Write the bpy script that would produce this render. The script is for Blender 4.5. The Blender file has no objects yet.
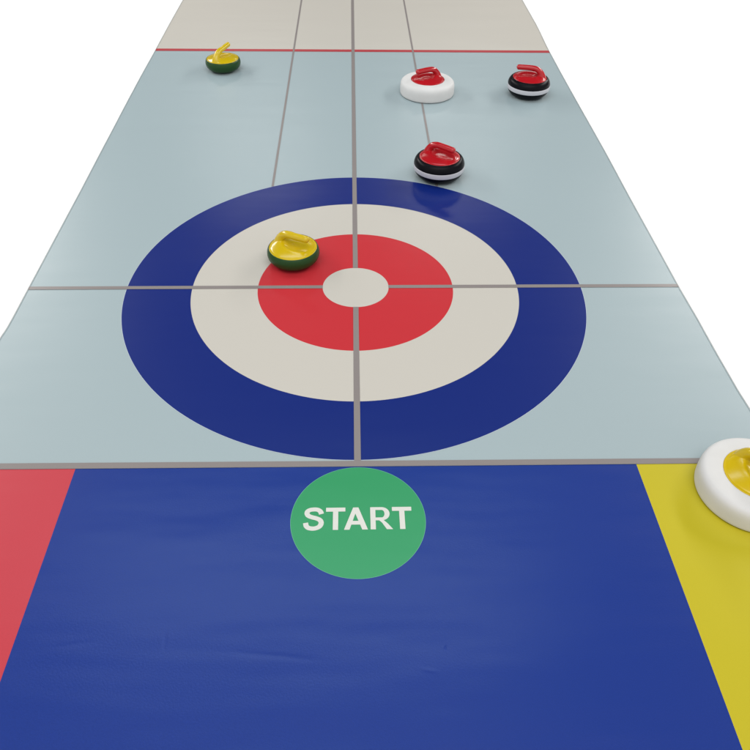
import bpy, math, random
from mathutils import Vector, Matrix
from math import sin, cos, pi, radians, sqrt, atan2, exp

scene = bpy.context.scene
COL = scene.collection

# ------------------------------------------------------------------ helpers
def link(o, parent=None):
    COL.objects.link(o)
    if parent: o.parent = parent
    return o

def empty(name, loc=(0, 0, 0), rz=0, label=None, cat=None, group=None):
    o = bpy.data.objects.new(name, None)
    o.empty_display_size = .05
    o.location = loc; o.rotation_euler = (0, 0, rz)
    if label: o["label"] = label
    if cat: o["category"] = cat
    if group: o["group"] = group
    return link(o)

def mesh_obj(name, verts, faces, mat, parent=None, smooth=False, mats=None, fmat=None):
    me = bpy.data.meshes.new(name)
    me.from_pydata([tuple(v) for v in verts], [], faces)
    for m in (mats or [mat]): me.materials.append(m)
    if fmat:
        for p, i in zip(me.polygons, fmat): p.material_index = i
    if smooth:
        me.polygons.foreach_set('use_smooth', [True] * len(me.polygons))
    me.update()
    return link(bpy.data.objects.new(name, me), parent)

# ------------------------------------------------------------------ node materials
def nt(name):
    m = bpy.data.materials.new(name); m.use_nodes = True
    t = m.node_tree; t.nodes.clear()
    out = t.nodes.new('ShaderNodeOutputMaterial')
    b = t.nodes.new('ShaderNodeBsdfPrincipled')
    t.links.new(b.outputs[0], out.inputs[0])
    return m, t, b

def math_node(t, op, a, b=None, c=None):
    n = t.nodes.new('ShaderNodeMath'); n.operation = op
    for i, v in enumerate((a, b, c)):
        if v is None: continue
        if isinstance(v, (int, float)): n.inputs[i].default_value = v
        else: t.links.new(v, n.inputs[i])
    return n.outputs[0]

def noise(t, vec, scale, detail=2, rough=.5):
    n = t.nodes.new('ShaderNodeTexNoise')
    n.inputs['Scale'].default_value = scale; n.inputs['Detail'].default_value = detail
    n.inputs['Roughness'].default_value = rough
    t.links.new(vec, n.inputs['Vector'])
    return n.outputs['Fac']

CREASES = [((-.2156, -1.0092), (-.0614, -1.0257), .0050, .34),
           ((-.3234, -.9703), (-.3206, -1.0037), .0042, .3),
           ((-.5074, -.9967), (-.4284, -.9878), .0055, .25),
           ((.1400, -1.0085), (.1440, -1.0095), .0030, .6),
           ((.098, -1.044), (.125, -1.049), .0035, -.35)]

def vinyl(name, col, rough=.305, spec=.36, grain=1.0, creases=False, var=.04, speck=1, ripple=.0016):
    """printed vinyl sheet: fine leathery grain, gentle waves, scuffs in the gloss"""
    m, t, b = nt(name)
    geo = t.nodes.new('ShaderNodeNewGeometry'); P = geo.outputs['Position']
    big = noise(t, P, 3.2, 2)
    mid = noise(t, P, 11, 1)
    fine = noise(t, P, 520, 2, .6)
    # colour: slight ink unevenness; the blue panel's stronger mottle also paints in sheen grain
    mix = t.nodes.new('ShaderNodeMix'); mix.data_type = 'RGBA'
    mix.inputs['A'].default_value = (*[c * (1 - var) for c in col], 1)
    mix.inputs['B'].default_value = (*[min(1, c * (1 + var)) for c in col], 1)
    f = fine
    t.links.new(f, mix.inputs['Factor'])
    # a few tiny specks of dust and lint
    vo = t.nodes.new('ShaderNodeTexVoronoi'); vo.inputs['Scale'].default_value = 5.5
    t.links.new(P, vo.inputs['Vector'])
    sc = t.nodes.new('ShaderNodeSeparateColor'); t.links.new(vo.outputs['Color'], sc.inputs[0])
    rad = math_node(t, 'MULTIPLY', math_node(t, 'POWER', sc.outputs[0], 3), .011 * speck)
    sp = math_node(t, 'MULTIPLY', math_node(t, 'LESS_THAN', vo.outputs['Distance'], rad), .45)
    m2 = t.nodes.new('ShaderNodeMix'); m2.data_type = 'RGBA'
    t.links.new(sp, m2.inputs['Factor']); t.links.new(mix.outputs['Result'], m2.inputs['A'])
    g_ = (col[0]+col[1]+col[2])/3
    m2.inputs['B'].default_value = (.45, .45, .44, 1) if g_ < .25 else (.16, .16, .15, 1)
    t.links.new(m2.outputs['Result'], b.inputs['Base Color'])
    r = math_node(t, 'ADD', math_node(t, 'MULTIPLY', math_node(t, 'SUBTRACT', big, .5), .03), rough)
    t.links.new(r, b.inputs['Roughness'])
    b.inputs['Specular IOR Level'].default_value = spec
    # height in metres
    h = math_node(t, 'MULTIPLY', fine, .00004 * grain)
    # broad shallow ripples left from rolling, running across the sheet
    mp = t.nodes.new('ShaderNodeMapping'); mp.inputs['Scale'].default_value = (2.2, 8.5, 1)
    mp.inputs['Rotation'].default_value = (0, 0, .12)
    t.links.new(P, mp.inputs['Vector'])
    h = math_node(t, 'ADD', h, math_node(t, 'MULTIPLY', noise(t, mp.outputs[0], 1.0, 2), ripple))
    if creases:
        h = math_node(t, 'ADD', h, math_node(t, 'MULTIPLY', noise(t, P, 300, 1), .00012))
    if creases:
        sep = t.nodes.new('ShaderNodeSeparateXYZ'); t.links.new(P, sep.inputs[0])
        X, Y = sep.outputs[0], sep.outputs[1]
        wob = math_node(t, 'MULTIPLY', math_node(t, 'SUBTRACT', noise(t, P, 14, 1), .5), .005)
        Yw = math_node(t, 'ADD', Y, wob)
        for (a, c, w, s) in CREASES:
            L = sqrt((c[0]-a[0])**2 + (c[1]-a[1])**2); ux, uy = (c[0]-a[0])/L, (c[1]-a[1])/L
            dx = math_node(t, 'SUBTRACT', X, a[0]); dy = math_node(t, 'SUBTRACT', Yw, a[1])
            al = math_node(t, 'ADD', math_node(t, 'MULTIPLY', dx, ux), math_node(t, 'MULTIPLY', dy, uy))
            pe = math_node(t, 'ADD', math_node(t, 'MULTIPLY', dx, -uy), math_node(t, 'MULTIPLY', dy, ux))
            e1 = math_node(t, 'DIVIDE', pe, w); e1 = math_node(t, 'MULTIPLY', e1, e1)
            e2 = math_node(t, 'DIVIDE', math_node(t, 'SUBTRACT', al, L/2), L*.42)
            e2 = math_node(t, 'MULTIPLY', e2, e2)
            g = math_node(t, 'EXPONENT', math_node(t, 'MULTIPLY', math_node(t, 'ADD', e1, e2), -1))
            h = math_node(t, 'ADD', h, math_node(t, 'MULTIPLY', g, -.0009 * s))
    bp = t.nodes.new('ShaderNodeBump'); bp.inputs['Distance'].default_value = 1
    bp.inputs['Strength'].default_value = 1
    t.links.new(h, bp.inputs['Height']); t.links.new(bp.outputs[0], b.inputs['Normal'])
    return m

def plastic(name, col, rough=.2, spec=.5, bump=.00004, scale=60, coat=0, var=.04):
    m, t, b = nt(name)
    tc = t.nodes.new('ShaderNodeTexCoord'); P = tc.outputs['Object']
    n1 = noise(t, P, scale, 3); n2 = noise(t, P, 900, 2)
    mix = t.nodes.new('ShaderNodeMix'); mix.data_type = 'RGBA'
    mix.inputs['A'].default_value = (*[c * (1 - var) for c in col], 1)
    mix.inputs['B'].default_value = (*[min(1, c * (1 + var)) for c in col], 1)
    t.links.new(n1, mix.inputs['Factor']); t.links.new(mix.outputs['Result'], b.inputs['Base Color'])
    r = math_node(t, 'ADD', math_node(t, 'MULTIPLY', math_node(t, 'SUBTRACT', n1, .5), .05), rough)
    t.links.new(r, b.inputs['Roughness'])
    b.inputs['Specular IOR Level'].default_value = spec
    b.inputs['Coat Weight'].default_value = coat; b.inputs['Coat Roughness'].default_value = .08
    h = math_node(t, 'ADD', math_node(t, 'MULTIPLY', n1, bump * 6), math_node(t, 'MULTIPLY', n2, bump))
    bp = t.nodes.new('ShaderNodeBump'); bp.inputs['Distance'].default_value = 1
    t.links.new(h, bp.inputs['Height']); t.links.new(bp.outputs[0], b.inputs['Normal'])
    return m

C_ICE = (.322, .394, .418)
C_CREAM = (.500, .475, .430)
C_BLUE = (.0046, .0172, .156)
C_PBLUE = (.0065, .0290, .212)
C_RED = (.480, .027, .036)
C_PRED  = (.480, .045, .062)
C_YEL = (.470, .400, .018)
C_GREEN = (.030, .270, .105)
C_GREY  = (.225, .200, .195)

M = dict(
    ice=vinyl('ice_blue_vinyl', C_ICE), cream=vinyl('cream_vinyl', C_CREAM),
    navy=vinyl('navy_print', C_BLUE), pblue=vinyl('royal_blue_print', C_PBLUE, creases=True, grain=1.5, rough=.315, spec=.40, var=.16, ripple=.0042),
    red=vinyl('red_print', C_RED), pred=vinyl('soft_red_print', C_PRED, rough=.31, var=.08), yellow=vinyl('yellow_print', C_YEL, rough=.305, var=.05),
    green=vinyl('green_print', C_GREEN), grey=vinyl('grey_line_print', C_GREY),
    redline=vinyl('red_line_print', (.40, .045, .055)), letter=vinyl('pale_letter_print', (.60, .60, .56)),
    pale=vinyl('pale_halo_outline', (.50, .56, .62)), palegreen=vinyl('green_halo_outline', (.16, .42, .28)),  # pale rim colours imitate sharpening halos; no outline is printed there
    trim=vinyl('grey_cut_edge', (.38, .39, .39), speck=0), edge=plastic('mat_backing_edge', (.10, .105, .10), rough=.7, scale=30),
    floor=vinyl('white_floor_finish', (.93, .93, .93), rough=.75, spec=.1, grain=.3, var=.004, speck=0, ripple=0),
    s_red=plastic('glossy_red_plastic', (.40, .005, .011), rough=.20, coat=.1),
    s_yel=plastic('glossy_yellow_plastic', (.55, .39, .003), rough=.22, coat=.1),
    s_black=plastic('black_rubber', (.0035, .0035, .0055), rough=.34, spec=.09),
    s_green=plastic('dark_green_rubber', (.012, .050, .010), rough=.40, spec=.25),
    s_band=plastic('white_band_rubber', (.50, .50, .54), rough=.45),
    s_foam=plastic('white_foam', (.605, .60, .595), rough=.62, spec=.3, bump=.00006, scale=18, var=.06),
)

# ------------------------------------------------------------------ floor
def wave(x, y):
    """gentle lie of the sheet on the floor (metres)"""
    return .0007 * sin(2.1*x + .7) * sin(1.7*y + .4) + .0005 * sin(3.9*y - 1.3*x)

F = 9.0
fl = mesh_obj('floor', [(-F, -F, -.0062), (F, -F, -.0062), (F, F+3, -.0062), (-F, F+3, -.0062)], [(0, 1, 2, 3)], M['floor'])
fl['kind'] = 'structure'

# ------------------------------------------------------------------ mat
mat_root = empty('curling_mat', (0, 0, 0), 0,
    'long printed mat with blue, white and red target rings and a green START disc', 'curling mat')

YN, YF = -1.50, 4.30
LE = [(-.8660, YN), (-.8655, -.9), (-.8645, -.45), (-.8632, -.27), (-.8600, -.2037), (-.8568, -.165), (-.8562, -.12), (-.8567, 0), (-.858, .465), (-.8612, .85),
      (-.8633, 1.217), (-.8634, 1.458), (-.8616, 1.743), (-.8619, 2.085), (-.8598, 2.485), (-.8610, 3.2), (-.8640, YF)]
RE = [(.8710, YN), (.8735, -.8), (.8726, -.4644), (.8694, -.4036), (.8677, -.264), (.8680, -.15), (.8655, -.006), (.8660, .209), (.8660, .455),
      (.8687, .80), (.8681, 1.2285), (.8684, 1.469), (.8700, 1.765), (.8785, 2.12), (.8780, 2.54), (.8740, 3.2), (.8700, YF)]
def interp(pts, y):
    if y <= pts[0][1]: return pts[0][0]
    for (x0, y0), (x1, y1) in zip(pts, pts[1:]):
        if y <= y1:
            k = (y-y0)/(y1-y0); k = k*k*(3-2*k)*.5 + k*.5
            return x0 + (x1-x0)*k
    return pts[-1][0]
lefte = lambda y: interp(LE, y)
righte = lambda y: interp(RE, y)

def patch(name, xl, xr, y0, y1, z, mat, nx=None, ny=None, parent=mat_root):
    """sheet between x functions and y functions (of x), following the wave"""
    fx0 = xl if callable(xl) else (lambda y: xl)
    fx1 = xr if callable(xr) else (lambda y: xr)
    fy0 = y0 if callable(y0) else (lambda x: y0)
    fy1 = y1 if callable(y1) else (lambda x: y1)
    ym0, ym1 = fy0(0), fy1(0)
    ny = ny or max(1, int((ym1-ym0)/.02)); w = fx1(ym0)-fx0(ym0); nx = nx or max(1, int(w/.02))
    V = []; Fc = []
    for j in range(ny+1):
        v = j/ny
        for i in range(nx+1):
            u = i/nx
            yy = ym0 + (ym1-ym0)*v
            x = fx0(yy)*(1-u) + fx1(yy)*u
            y = fy0(x)*(1-v) + fy1(x)*v
            V.append((x, y, z + wave(x, y)))
    for j in range(ny):
        for i in range(nx):
            a = j*(nx+1)+i; Fc.append((a, a+1, a+nx+2, a+nx+1))
    return mesh_obj(name, V, Fc, mat, parent, smooth=True)

# body of the mat, a real sheet with thickness and a dark cut edge
def mat_sheet():
    nx, ny = 86, 290
    V = []; Fc = []; mi = []
    for lay in (0, 1):
        for j in range(ny+1):
            y = YN + (YF-YN)*j/ny
            for i in range(nx+1):
                u = i/nx; x = lefte(y)*(1-u) + righte(y)*u
                V.append((x, y, wave(x, y) - (0 if lay == 0 else .0034)))
    N = (nx+1)*(ny+1)
    for j in range(ny):
        for i in range(nx):
            a = j*(nx+1)+i
            Fc.append((a, a+1, a+nx+2, a+nx+1)); mi.append(0)
            Fc.append((N+a, N+a+nx+1, N+a+nx+2, N+a+1)); mi.append(1)
    for j in range(ny):
        a = j*(nx+1); b = a+nx+1; Fc.append((a, b, N+b, N+a)); mi.append(1)
        a = j*(nx+1)+nx; b = a+nx+1; Fc.append((b, a, N+a, N+b)); mi.append(1)
    for i in range(nx):
        a = i; Fc.append((a+1, a, N+a, N+a+1)); mi.append(1)
        a = ny*(nx+1)+i; Fc.append((a, a+1, N+a+1, N+a)); mi.append(1)
    o = mesh_obj('mat_sheet', V, Fc, None, mat_root, mats=[M['ice'], M['edge']], fmat=mi)
    return o
mat_sheet()

def annulus(name, r0, r1, z, mat, cx=0, cy=0, n=180, dr=.02, rim=None, rimmat=None, parent=mat_root):
    rs = [r0 + (r1-r0)*k/max(1, int((r1-r0)/dr)) for k in range(max(1, int((r1-r0)/dr))+1)]
    ring_m = [0]*(len(rs)-1)
    if rim:
        rs.append(r1+rim); ring_m.append(1)
    V = []; Fc = []; fm = []
    for r in rs:
        for k in range(n):
            a = 2*pi*k/n; x, y = cx+r*cos(a), cy+r*sin(a)
            V.append((x, y, z+wave(x, y)))
    for q in range(len(rs)-1):
        for k in range(n):
            a = q*n+k; b = q*n+(k+1) % n
            if r0 == 0 and q == 0:
                Fc.append((0, n+k, n+(k+1) % n))
            else: Fc.append((a, a+n, b+n, b))
            fm.append(ring_m[q])
    return mesh_obj(name, V, Fc, mat, parent, smooth=True, mats=[mat, rimmat or mat], fmat=fm)

d = .0003
YS0 = lambda x: -.6176 - .0034*x          # near edge of the start line
YS1 = lambda x: -.6028 - .0042*x          # its far edge
eps = .0004
XB0, XB1 = -.5689, .5726
YRED = 1.7561
patch('cream_zone', lambda y: lefte(y)+eps, lambda y: righte(y)-eps, YRED, YF-.0005, d, M['cream'])
patch('red_panel', lambda y: lefte(y)+eps, XB0, YN+.0005, YS0, d, M['pred'])
patch('blue_panel', XB0, XB1, YN+.0005, YS0, d, M['pblue'])
patch('yellow_panel', XB1, lambda y: righte(y)-eps, YN+.0005, YS0, d, M['yellow'])
patch('red_line', lambda y: lefte(y)+eps, lambda y: righte(y)-eps, YRED-.014, YRED+.014, 2*d, M['redline'], ny=2)
patch('edge_trim', lambda y: lefte(y), lambda y: lefte(y)+.0020, YN, YF, 5*d, M['trim'], nx=1)
patch('edge_trim', lambda y: righte(y)-.0020, lambda y: righte(y), YN, YF, 5*d, M['trim'], nx=1)
R1, R2, R3, R4 = .6, .4293, .2577, .0872
annulus('target_ring', R2, R1, d, M['navy'], n=360, rim=.0009, rimmat=M['pale'])
annulus('target_ring', R3, R2, d, M['cream'], n=300)
annulus('target_ring', R4, R3, d, M['red'], n=240)
annulus('target_button', 0, R4, d, M['cream'], n=180)
# grey lines
def yo(x): return sqrt(R1*R1 - x*x)
cx = .0
patch('centre_line', -.0070, .0066, R4*.997, YF-.001, 3*d, M['grey'], nx=1)
patch('centre_line', -.0070, .0068, YS1, -R4*.997, 3*d, M['grey'], nx=1)
patch('side_line', -.2640, -.2565, yo(.2606), YF-.001, 3*d, M['grey'], nx=1)
patch('side_line', .2594, .2668, yo(.2632), YF-.001, 3*d, M['grey'], nx=1)
patch('tee_line', lambda y: lefte(0)+eps, -R4*.997, -.0066, .0068, 3*d+.0001, M['grey'], ny=1)
patch('tee_line', R4*.997, lambda y: righte(0)-eps, -.0066, .0068, 3*d+.0001, M['grey'], ny=1)
patch('start_line', lambda y: lefte(y)+eps, lambda y: righte(y)-eps, YS0, YS1, 4*d, M['grey'], ny=1)

# start disc and its lettering
SY, SR = -.7487, .1288
disc = annulus('start_disc', 0, SR-.0006, 2*d, M['green'], cy=SY, n=180, rim=.0006, rimmat=M['palegreen'])

def rect(x0, y0, x1, y1): return [(x0, y0), (x1, y0), (x1, y1), (x0, y1)]
def glyph_T(): return [rect(0, .82, .74, 1), rect(.27, 0, .47, .82)]
def glyph_A():
    return [[(0, 0), (.215, 0), (.535, 1), (.36, 1)], [(.71, 0), (.93, 0), (.57, 1), (.535, 1), (.445, .72)],
            [(.2862, .2225), (.6385, .2225), (.5812, .39), (.3398, .39)]]
def arcband(cx, cy, rx, ry, a0, a1, wx, wy, n=14):
    P = []
    for k in range(n):
        t0 = radians(a0+(a1-a0)*k/n); t1 = radians(a0+(a1-a0)*(k+1)/n)
        P.append([(cx+(rx-wx)*cos(t0), cy+(ry-wy)*sin(t0)), (cx+rx*cos(t0), cy+ry*sin(t0)),
                  (cx+rx*cos(t1), cy+ry*sin(t1)), (cx+(rx-wx)*cos(t1), cy+(ry-wy)*sin(t1))])
    return P
def glyph_R():
    P = [rect(0, 0, .2, 1), rect(.2, .87, .44, 1), rect(.2, .40, .44, .53)]
    P += arcband(.44, .70, .31, .30, -90, 90, .20, .13, 16)
    P += [[(.62, 0), (.86, 0), (.66, .26), (.50, .42), (.33, .405), (.44, .30)]]
    return P
def stroke(pts, w):
    P = []; L = []
    for i, (x, y) in enumerate(pts):
        x0, y0 = pts[max(0, i-1)]; x1, y1 = pts[min(len(pts)-1, i+1)]
        l = sqrt((x1-x0)**2+(y1-y0)**2); nx, ny = -(y1-y0)/l, (x1-x0)/l
        L.append(((x+nx*w/2, y+ny*w*.46), (x-nx*w/2, y-ny*w*.46)))
    for (a, b), (c, e) in zip(L, L[1:]): P.append([a, b, e, c])
    return P
def catmull(pts, n=7):
    out = []
    P = [pts[0]] + list(pts) + [pts[-1]]
    for i in range(1, len(P)-2):
        for k in range(n):
            t = k/n; a, b, c, e = P[i-1:i+3]
            out.append(tuple(.5*((2*b[m]) + (-a[m]+c[m])*t + (2*a[m]-5*b[m]+4*c[m]-e[m])*t*t + (-a[m]+3*b[m]-3*c[m]+e[m])*t**3) for m in range(len(a))))
    out.append(tuple(pts[-1])); return out
def glyph_S():
    sp = [(.700, .715), (.655, .835), (.545, .915), (.40, .930), (.245, .905), (.150, .83), (.138, .735), (.20, .64), (.34, .575),
          (.50, .525), (.635, .455), (.695, .36), (.690, .25), (.62, .145), (.49, .082), (.36, .070), (.22, .10), (.13, .185), (.095, .325)]
    return stroke(catmull(sp, 6), .200)
def lettering():
    CH = .0515; CW = .0515
    V = []; Fc = []
    x0s = [-.1045, -.0617, -.0270, .0233, .0652]
    ws = [(.0392, .80), (.0372, .74), (.0452, .93), (.0425, .86), (.0375, .74)]
    gl = [glyph_S(), glyph_T(), glyph_A(), glyph_R(), glyph_T()]
    y0 = -.7722; lv = 0
    for x0, (w, gw), g in zip(x0s, ws, gl):
        for poly in g:
            lv += 1
            b = len(V)
            # all strokes of a letter lie in one sheet; a few microns of stagger keep overlaps clean
            for (x, y) in poly:
                X = x0 + x/gw*w; Y = y0 + y*CH
                V.append((X, Y, 3*d + wave(X, Y) + (lv % 5)*.00001))
            # orient up
            A = sum(poly[i][0]*poly[(i+1) % len(poly)][1]-poly[(i+1) % len(poly)][0]*poly[i][1] for i in range(len(poly)))
            idx = list(range(b, b+len(poly)))
            Fc.append(tuple(idx if A > 0 else idx[::-1]))
    return mesh_obj('start_lettering', V, Fc, M['letter'], disc)
lettering()['label'] = 'pale capital letters reading START'

# ------------------------------------------------------------------ stones
def lathe(name, prof, mat, parent, n=128, z0=0):
    """prof: (r, z) from the bottom axis outwards; r = 0 ends are closed"""
    V = []; Fc = []; rings = []
    for (r, z) in prof:
        if r < 1e-6: rings.append([len(V)]); V.append((0, 0, z+z0))
        else:
            rings.append(list(range(len(V), len(V)+n)))
            V += [(r*cos(2*pi*k/n), r*sin(2*pi*k/n), z+z0) for k in range(n)]
    for a, b in zip(rings, rings[1:]):
        for k in range(n):
            k2 = (k+1) % n
            if len(a) == 1: Fc.append((a[0], b[k2], b[k]))
            elif len(b) == 1: Fc.append((a[k], a[k2], b[0]))
            else: Fc.append((a[k], a[k2], b[k2], b[k]))
    return mesh_obj(name, V, Fc, mat, parent, smooth=True)

def spline2(pts, n=6): return catmull(pts, n)

RD = .0640
def sstep(a, b, x):
    t = max(0, min(1, (x-a)/(b-a))); return t*t*(3-2*t)
def dome_h(x, y):
    """cover surface above its rim: low dome, scooped out beneath the handle, rising to the handle's foot"""
    r = sqrt(x*x+y*y)/RD
    z = .0125*(1-min(1, r)**2.4)
    # finger scoop, an ellipse under the grip
    e = ((x-.008)/.041)**2 + (y/.027)**2
    z -= .0060*(1-sstep(.10, 1.2, e))
    # small raised lip round the scoop
    z += .0005*exp(-((sqrt(e)-1.1)/.12)**2)
    # flare up to the handle foot
    fx, fy = (x+.041)/.021, y/.023
    z += .009*exp(-(fx*fx+fy*fy)*1.9)
    # thin flat rim
    k = sstep(.90, .985, r)
    z = z*(1-k) + .0012*k
    return z
def dome(mat, parent, z0):
    nr, n = 56, 144
    V = [(0, 0, z0+dome_h(0, 0))]; Fc = []
    for q in range(1, nr+1):
        r = RD*(q/nr)**.85
        for k in range(n):
            a = 2*pi*k/n; x, y = r*cos(a), r*sin(a); V.append((x, y, z0+dome_h(x, y)))
    # turned-down rim
    for (dr, dz) in ((.0008, -.0003), (.0011, -.0012), (.0008, -.0060), (-.002, -.012)):
        for k in range(n):
            a = 2*pi*k/n; V.append(((RD+dr)*cos(a), (RD+dr)*sin(a), z0+.0012+dz))
    for k in range(n): Fc.append((0, 1+k, 1+(k+1) % n))
    for q in range(nr+3):
        for k in range(n):
            a = 1+q*n+k; b = 1+q*n+(k+1) % n; Fc.append((a, a+n, b+n, b))
    return mesh_obj('dome_cover', V, Fc, mat, parent, smooth=True)

def handle(mat, parent, z0, lift=0):
    # (x, z above rim, half width across, half thickness)
    key = [(-.0435, -.006, .0230, .0205), (-.0425, .004, .0185, .0178), (-.0405, .0125, .0148, .0148), (-.0365, .0205, .0126, .0124),
           (-.0300, .0275, .0114, .0110), (-.0200, .0328, .0108, .0102), (-.0070, .0355, .0105, .0098), (.0090, .0362, .0102, .0096),
           (.0280, .0362+lift*.5, .0102, .0096), (.0475, .0358+lift, .0100, .0095)]
    pts = catmull(key, 6)
    n = 32; V = []; Fc = []; rings = []
    def ring(x, z, tx, tz, w, h):
        nx, nz = -tz, tx
        rings.append(len(V))
        for k in range(n):
            a = 2*pi*k/n
            V.append((x + nx*h*sin(a), w*cos(a), z0 + z + nz*h*sin(a)))
    for i, (x, z, w, h) in enumerate(pts):
        a = pts[max(0, i-1)]; b = pts[min(len(pts)-1, i+1)]
        l = sqrt((b[0]-a[0])**2+(b[1]-a[1])**2)
        ring(x, z, (b[0]-a[0])/l, (b[1]-a[1])/l, w, h)
    x, z, w, h = pts[-1]
    for k in range(1, 8):                 # rounded free end
        t = k/8*pi/2
        ring(x + .0085*sin(t), z, 1, 0, w*cos(t), h*cos(t))
    for a, b in zip(rings, rings[1:]):
        for k in range(n):
            Fc.append((a+k, b+k, b+(k+1) % n, a+(k+1) % n))
    V.append((x+.0086, 0, z0+z)); c = len(V)-1
    for k in range(n): Fc.append((rings[-1]+k, c, rings[-1]+(k+1) % n))
    return mesh_obj('handle', V, Fc, mat, parent, smooth=True)

def stone(body, cover, label, x, y, ang, group=None):
    root = empty('curling_stone', (x, y, wave(x, y)+.0013), radians(ang), label, 'curling stone', group)
    if body == 'black':
        p = spline2([(.048, .0), (.0590, .0022), (.0690, .0085), (.0755, .0165)], 5)
        p = [(0, .0010), (.046, .0006)] + p
        p += spline2([(.0785, .0225), (.0800, .0290), (.0806, .0400)], 4)
        p += spline2([(.0815, .0445), (.0810, .0495), (.0790, .0560), (.0755, .0620), (.0715, .0660), (.0680, .0678), (.0655, .0680), (.0645, .0660)], 5)
        lathe('rubber_body', p, M['s_black'], root)
        band = [(.0790, .0270), (.0806, .0272)] + spline2([(.0815, .0285), (.0822, .0350), (.0822, .0410), (.0820, .0425)], 4) + [(.0817, .0436), (.0803, .0438)]
        lathe('white_band', band, M['s_band'], root)
        zr = .0672
    elif body == 'green':
        p = [(0, .0010), (.034, .0006)] + spline2([(.037, 0), (.0480, .0020), (.0600, .0078), (.0680, .0165), (.0712, .0260), (.0712, .0335), (.0692, .0408), (.0667, .0447), (.0654, .0455), (.0645, .0435)], 6)
        lathe('rubber_body', p, M['s_green'], root)
        zr = .0446
    else:
        p = [(0, .0010), (.095, .0006)] + spline2([(.0985, 0), (.1030, .0015), (.1052, .0060), (.1058, .0180), (.1056, .0330), (.1035, .0430), (.0985, .0495), (.0900, .0525), (.0780, .0540), (.0690, .0548), (.0655, .0545), (.0648, .0520)], 6)
        lathe('foam_ring', p, M['s_foam'], root)
        zr = .0545
    cv = dome(M[cover], root, zr)
    handle(M[cover], root, zr, .005 if body == 'green' else 0)
    return root

def copy_tree(o, parent=None):
    c = o.copy(); COL.objects.link(c); c.parent = parent
    for ch in [k for k in list(o.children)]: copy_tree(ch, c)
    return c
def place_copy(src, label, x, y, ang):
    c = copy_tree(src); c.location = (x, y, wave(x, y)+.0013); c.rotation_euler = (0, 0, radians(ang)); c['label'] = label
    return c

g1 = 'green curling stones with yellow handles'
g2 = 'black curling stones with red handles'
g3 = 'curling stones with a wide white ring'
a = stone('green', 's_yel', 'dark green stone with yellow handle, standing on the red ring of the target', -.1695, .1215, -35, g1)
place_copy(a, 'dark green stone with yellow handle, standing far off beside the thin red line', -.5364, 1.529, 63)
b = stone('black', 's_red', 'black white-striped stone with red handle, touching the outer edge of the blue ring', .2734, .6085, -41, g2)
place_copy(b, 'black white-striped stone with red handle, near the right edge of the mat', .6850, 1.278, 168)
stone('white', 's_red', 'wide white stone with red cover and handle, standing on a thin grey line', .2890, 1.290, 209, g3)
stone('white', 's_yel', 'wide white stone with yellow cover, standing on the yellow panel of the mat', .7761, -.6949, -70, g3)

# ------------------------------------------------------------------ camera
f, pit, rol, yaw, camx, camy, camz = 737.6516, 0.7462, 0.0181, -0.038, -0.0051, -1.5939, 1.1566
r0 = Vector((cos(yaw), sin(yaw), 0)); fw0 = Vector((-sin(yaw), cos(yaw), 0)); Z = Vector((0, 0, 1))
fw = cos(pit)*fw0 - sin(pit)*Z; up0 = sin(pit)*fw0 + cos(pit)*Z
right = cos(rol)*r0 + sin(rol)*up0; up = -sin(rol)*r0 + cos(rol)*up0
cam = bpy.data.cameras.new('camera'); co = link(bpy.data.objects.new('camera', cam))
R = Matrix((right, up, -fw)).transposed().to_4x4()
co.matrix_world = Matrix.Translation((camx, camy, camz)) @ R
cam.sensor_width = 36; cam.lens = f/750*36; cam.clip_end = 100; cam.clip_start = .05
scene.camera = co

# ------------------------------------------------------------------ light: bright white room, rows of ceiling panels plus added fill panels
w = bpy.data.worlds.new('World'); scene.world = w; w.use_nodes = True
wt = w.node_tree; bg = wt.nodes['Background']
bg.inputs[0].default_value = (1, .99, .98, 1)
# added fill gradient: brighter behind the camera, dim beyond the mat's far end
wc = wt.nodes.new('ShaderNodeTexCoord'); ws = wt.nodes.new('ShaderNodeSeparateXYZ'); wt.links.new(wc.outputs['Generated'], ws.inputs[0])
mr = wt.nodes.new('ShaderNodeMapRange'); mr.interpolation_type = 'SMOOTHSTEP'
for nm, v in (('From Min', -.55), ('From Max', .30), ('To Min', .80), ('To Max', .06)): mr.inputs[nm].default_value = v
wt.links.new(ws.outputs[1], mr.inputs['Value']); wt.links.new(mr.outputs[0], bg.inputs[1])
def panel(x, y, z, sx, sy, power, col=(1, .97, .93)):
    l = bpy.data.lights.new('ceiling_and_fill_panel', 'AREA'); l.shape = 'RECTANGLE'; l.size = sx; l.size_y = sy
    l.energy = power; l.color = col
    o = link(bpy.data.objects.new('ceiling_and_fill_panel', l)); o.location = (x, y, z)
    return o
panel(0, -1.8, 3.4, 4.4, 2.0, 82)  # added soft key above and behind, clear of the mat's mirror path
panel(-.35, 1.05, 3.2, 3.0, .55, 23, (.70, .90, 1))
for x in (-1, 1):
    panel(x*4.3, 3.0, 2.8, 1.0, 4.2, 190)  # added side fill, set wide so the mat does not mirror it
    panel(x*4.3, 6.0, 2.8, 1.0, 1.8, 165)  # added fill for the far mat, also outside its mirror range
    panel(x*1.2, 7.0, 3.2, 1.3, .7, 19)

scene.view_settings.view_transform = 'Standard'; scene.view_settings.look = 'None'
scene.view_settings.gamma = 1; scene.view_settings.exposure = .14
